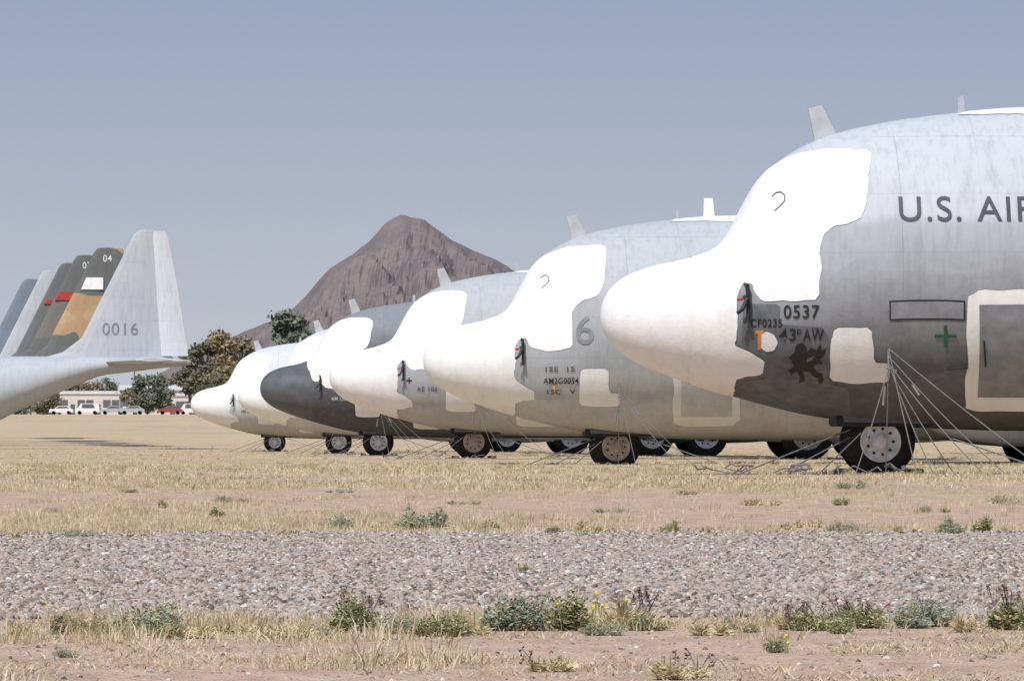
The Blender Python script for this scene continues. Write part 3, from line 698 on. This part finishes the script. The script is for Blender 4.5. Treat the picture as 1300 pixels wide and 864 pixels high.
building('low_stucco_building',76,152,496,1600,wallm,12,7); building('warehouse_building',152,256,490,1660,wallm,18,8,True); building('low_stucco_building',40,74,510,1560,wallp,10,4)
building('warehouse_building',205,252,499,1480,wallm,14,5); building('low_stucco_building',-60,38,508,1620,wallp,10,8)
def car(px,d,mat,L=4.6,van=False):
    E=empty('parked_car',W(px,d,0)); h=1.9 if van else 1.5
    P=[(-L/2,.35),(-L/2,.8),(-L/2+.15,.95),(-L*.28,1.0),(-L*.13,h),(L*.26,h),(L*.40,1.02),(L/2-.05,.95),(L/2,.4)]
    if van: P=[(-L/2,.35),(-L/2,.9),(-L*.38,1.1),(-L*.26,h),(L*.47,h),(L/2,1.0),(L/2,.4)]
    prism('body',P,-.9,.9,mat,E) 
    prism('side_windows',[(-L*.22,1.08),(-L*.12 if not van else -L*.2,h-.1),(L*.24,h-.1),(L*.32,1.08)],-.91,.91,winm,E)
    for x in(-L*.31,L*.31):
        for y in(-.8,.8): lathe('wheel',[(-.1,.2),(-.1,.33),(.1,.33),(.1,.2)],M['tire'],E,'y',(x,y,.33),16)
cw=simple('white_car_paint',(.75,.75,.74,1),.3,.05); cr=simple('red_car_paint',(.3,.07,.06,1),.3,.05); cs=simple('silver_car_paint',(.4,.42,.44,1),.3,.05)
for px,m,dd,vn in((111,cw,1280,True),(143,cs,1290,False),(78,cw,1300,False),(168,cs,1275,False),(216,cr,1280,False),(242,cw,1290,True)): car(px,dd,m,4.2,vn)
E=empty('utility_pole',W(22,1500)); tubes('pole',[[(0,0,0),(0,0,13)]],.16,bark,E); tubes('crossarm',[[(-1.3,0,12.2),(1.3,0,12.2)]],.1,bark,E)

# ---------------------------------------------------------------- light, sky, camera
el=math.radians(51)
sd=Vector((-.45,-1.0,0)).normalized()*math.cos(el)+Vector((0,0,math.sin(el)))
sun=bpy.data.lights.new('sun','SUN'); sun.energy=3.9; sun.angle=math.radians(.8); sun.color=(1,.975,.94)
so=bpy.data.objects.new('sun',sun); COL.objects.link(so); so.rotation_euler=sd.to_track_quat('Z','Y').to_euler(); so.location=(0,0,50)
w=bpy.data.worlds.new('World'); S.world=w; w.use_nodes=True; nt=w.node_tree; nt.nodes.clear()
sk=nt.nodes.new('ShaderNodeTexSky'); sk.sky_type='NISHITA'; sk.sun_disc=False; sk.sun_elevation=el; sk.sun_rotation=math.atan2(sd.x,sd.y); sk.air_density=1.2; sk.dust_density=1.0; sk.ozone_density=1.0
STR=.11
bg=nt.nodes.new('ShaderNodeBackground'); bg.inputs[1].default_value=STR; wo=nt.nodes.new('ShaderNodeOutputWorld')
tc=nt.nodes.new('ShaderNodeTexCoord'); sp=nt.nodes.new('ShaderNodeSeparateXYZ'); nt.links.new(tc.outputs['Generated'],sp.inputs[0])
hz=nt.nodes.new('ShaderNodeMapRange'); hz.inputs[1].default_value=0; hz.inputs[2].default_value=.07; nt.links.new(sp.outputs[2],hz.inputs[0])
rp=nt.nodes.new('ShaderNodeValToRGB'); e=rp.color_ramp.elements; e[0].position=.1; e[0].color=(.52/STR/10,.545/STR/10,.60/STR/10,1); e[1].position=1; e[1].color=(.27/STR/10,.345/STR/10,.51/STR/10,1)
nt.links.new(hz.outputs[0],rp.inputs[0])
sc=nt.nodes.new('ShaderNodeVectorMath'); sc.operation='SCALE'; sc.inputs['Scale'].default_value=10; nt.links.new(rp.outputs[0],sc.inputs[0])
fd=nt.nodes.new('ShaderNodeMapRange'); fd.inputs[1].default_value=.08; fd.inputs[2].default_value=.45; fd.inputs[3].default_value=1; fd.inputs[4].default_value=0; nt.links.new(sp.outputs[2],fd.inputs[0])
mx=nt.nodes.new('ShaderNodeMix'); mx.data_type='RGBA'; nt.links.new(fd.outputs[0],mx.inputs[0]); nt.links.new(sk.outputs[0],mx.inputs[6]); nt.links.new(sc.outputs[0],mx.inputs[7])
nt.links.new(mx.outputs[2],bg.inputs[0]); nt.links.new(bg.outputs[0],wo.inputs[0])
cam=bpy.data.cameras.new('camera'); co=bpy.data.objects.new('camera',cam); COL.objects.link(co); co.rotation_euler=(math.pi/2,0,0)
cam.sensor_width=36; cam.lens=36*F/1300; cam.shift_y=(HOR-432)/1300; cam.clip_start=.5; cam.clip_end=20000
S.camera=co
S.view_settings.view_transform='Standard'; S.view_settings.look='None'; S.view_settings.exposure=0
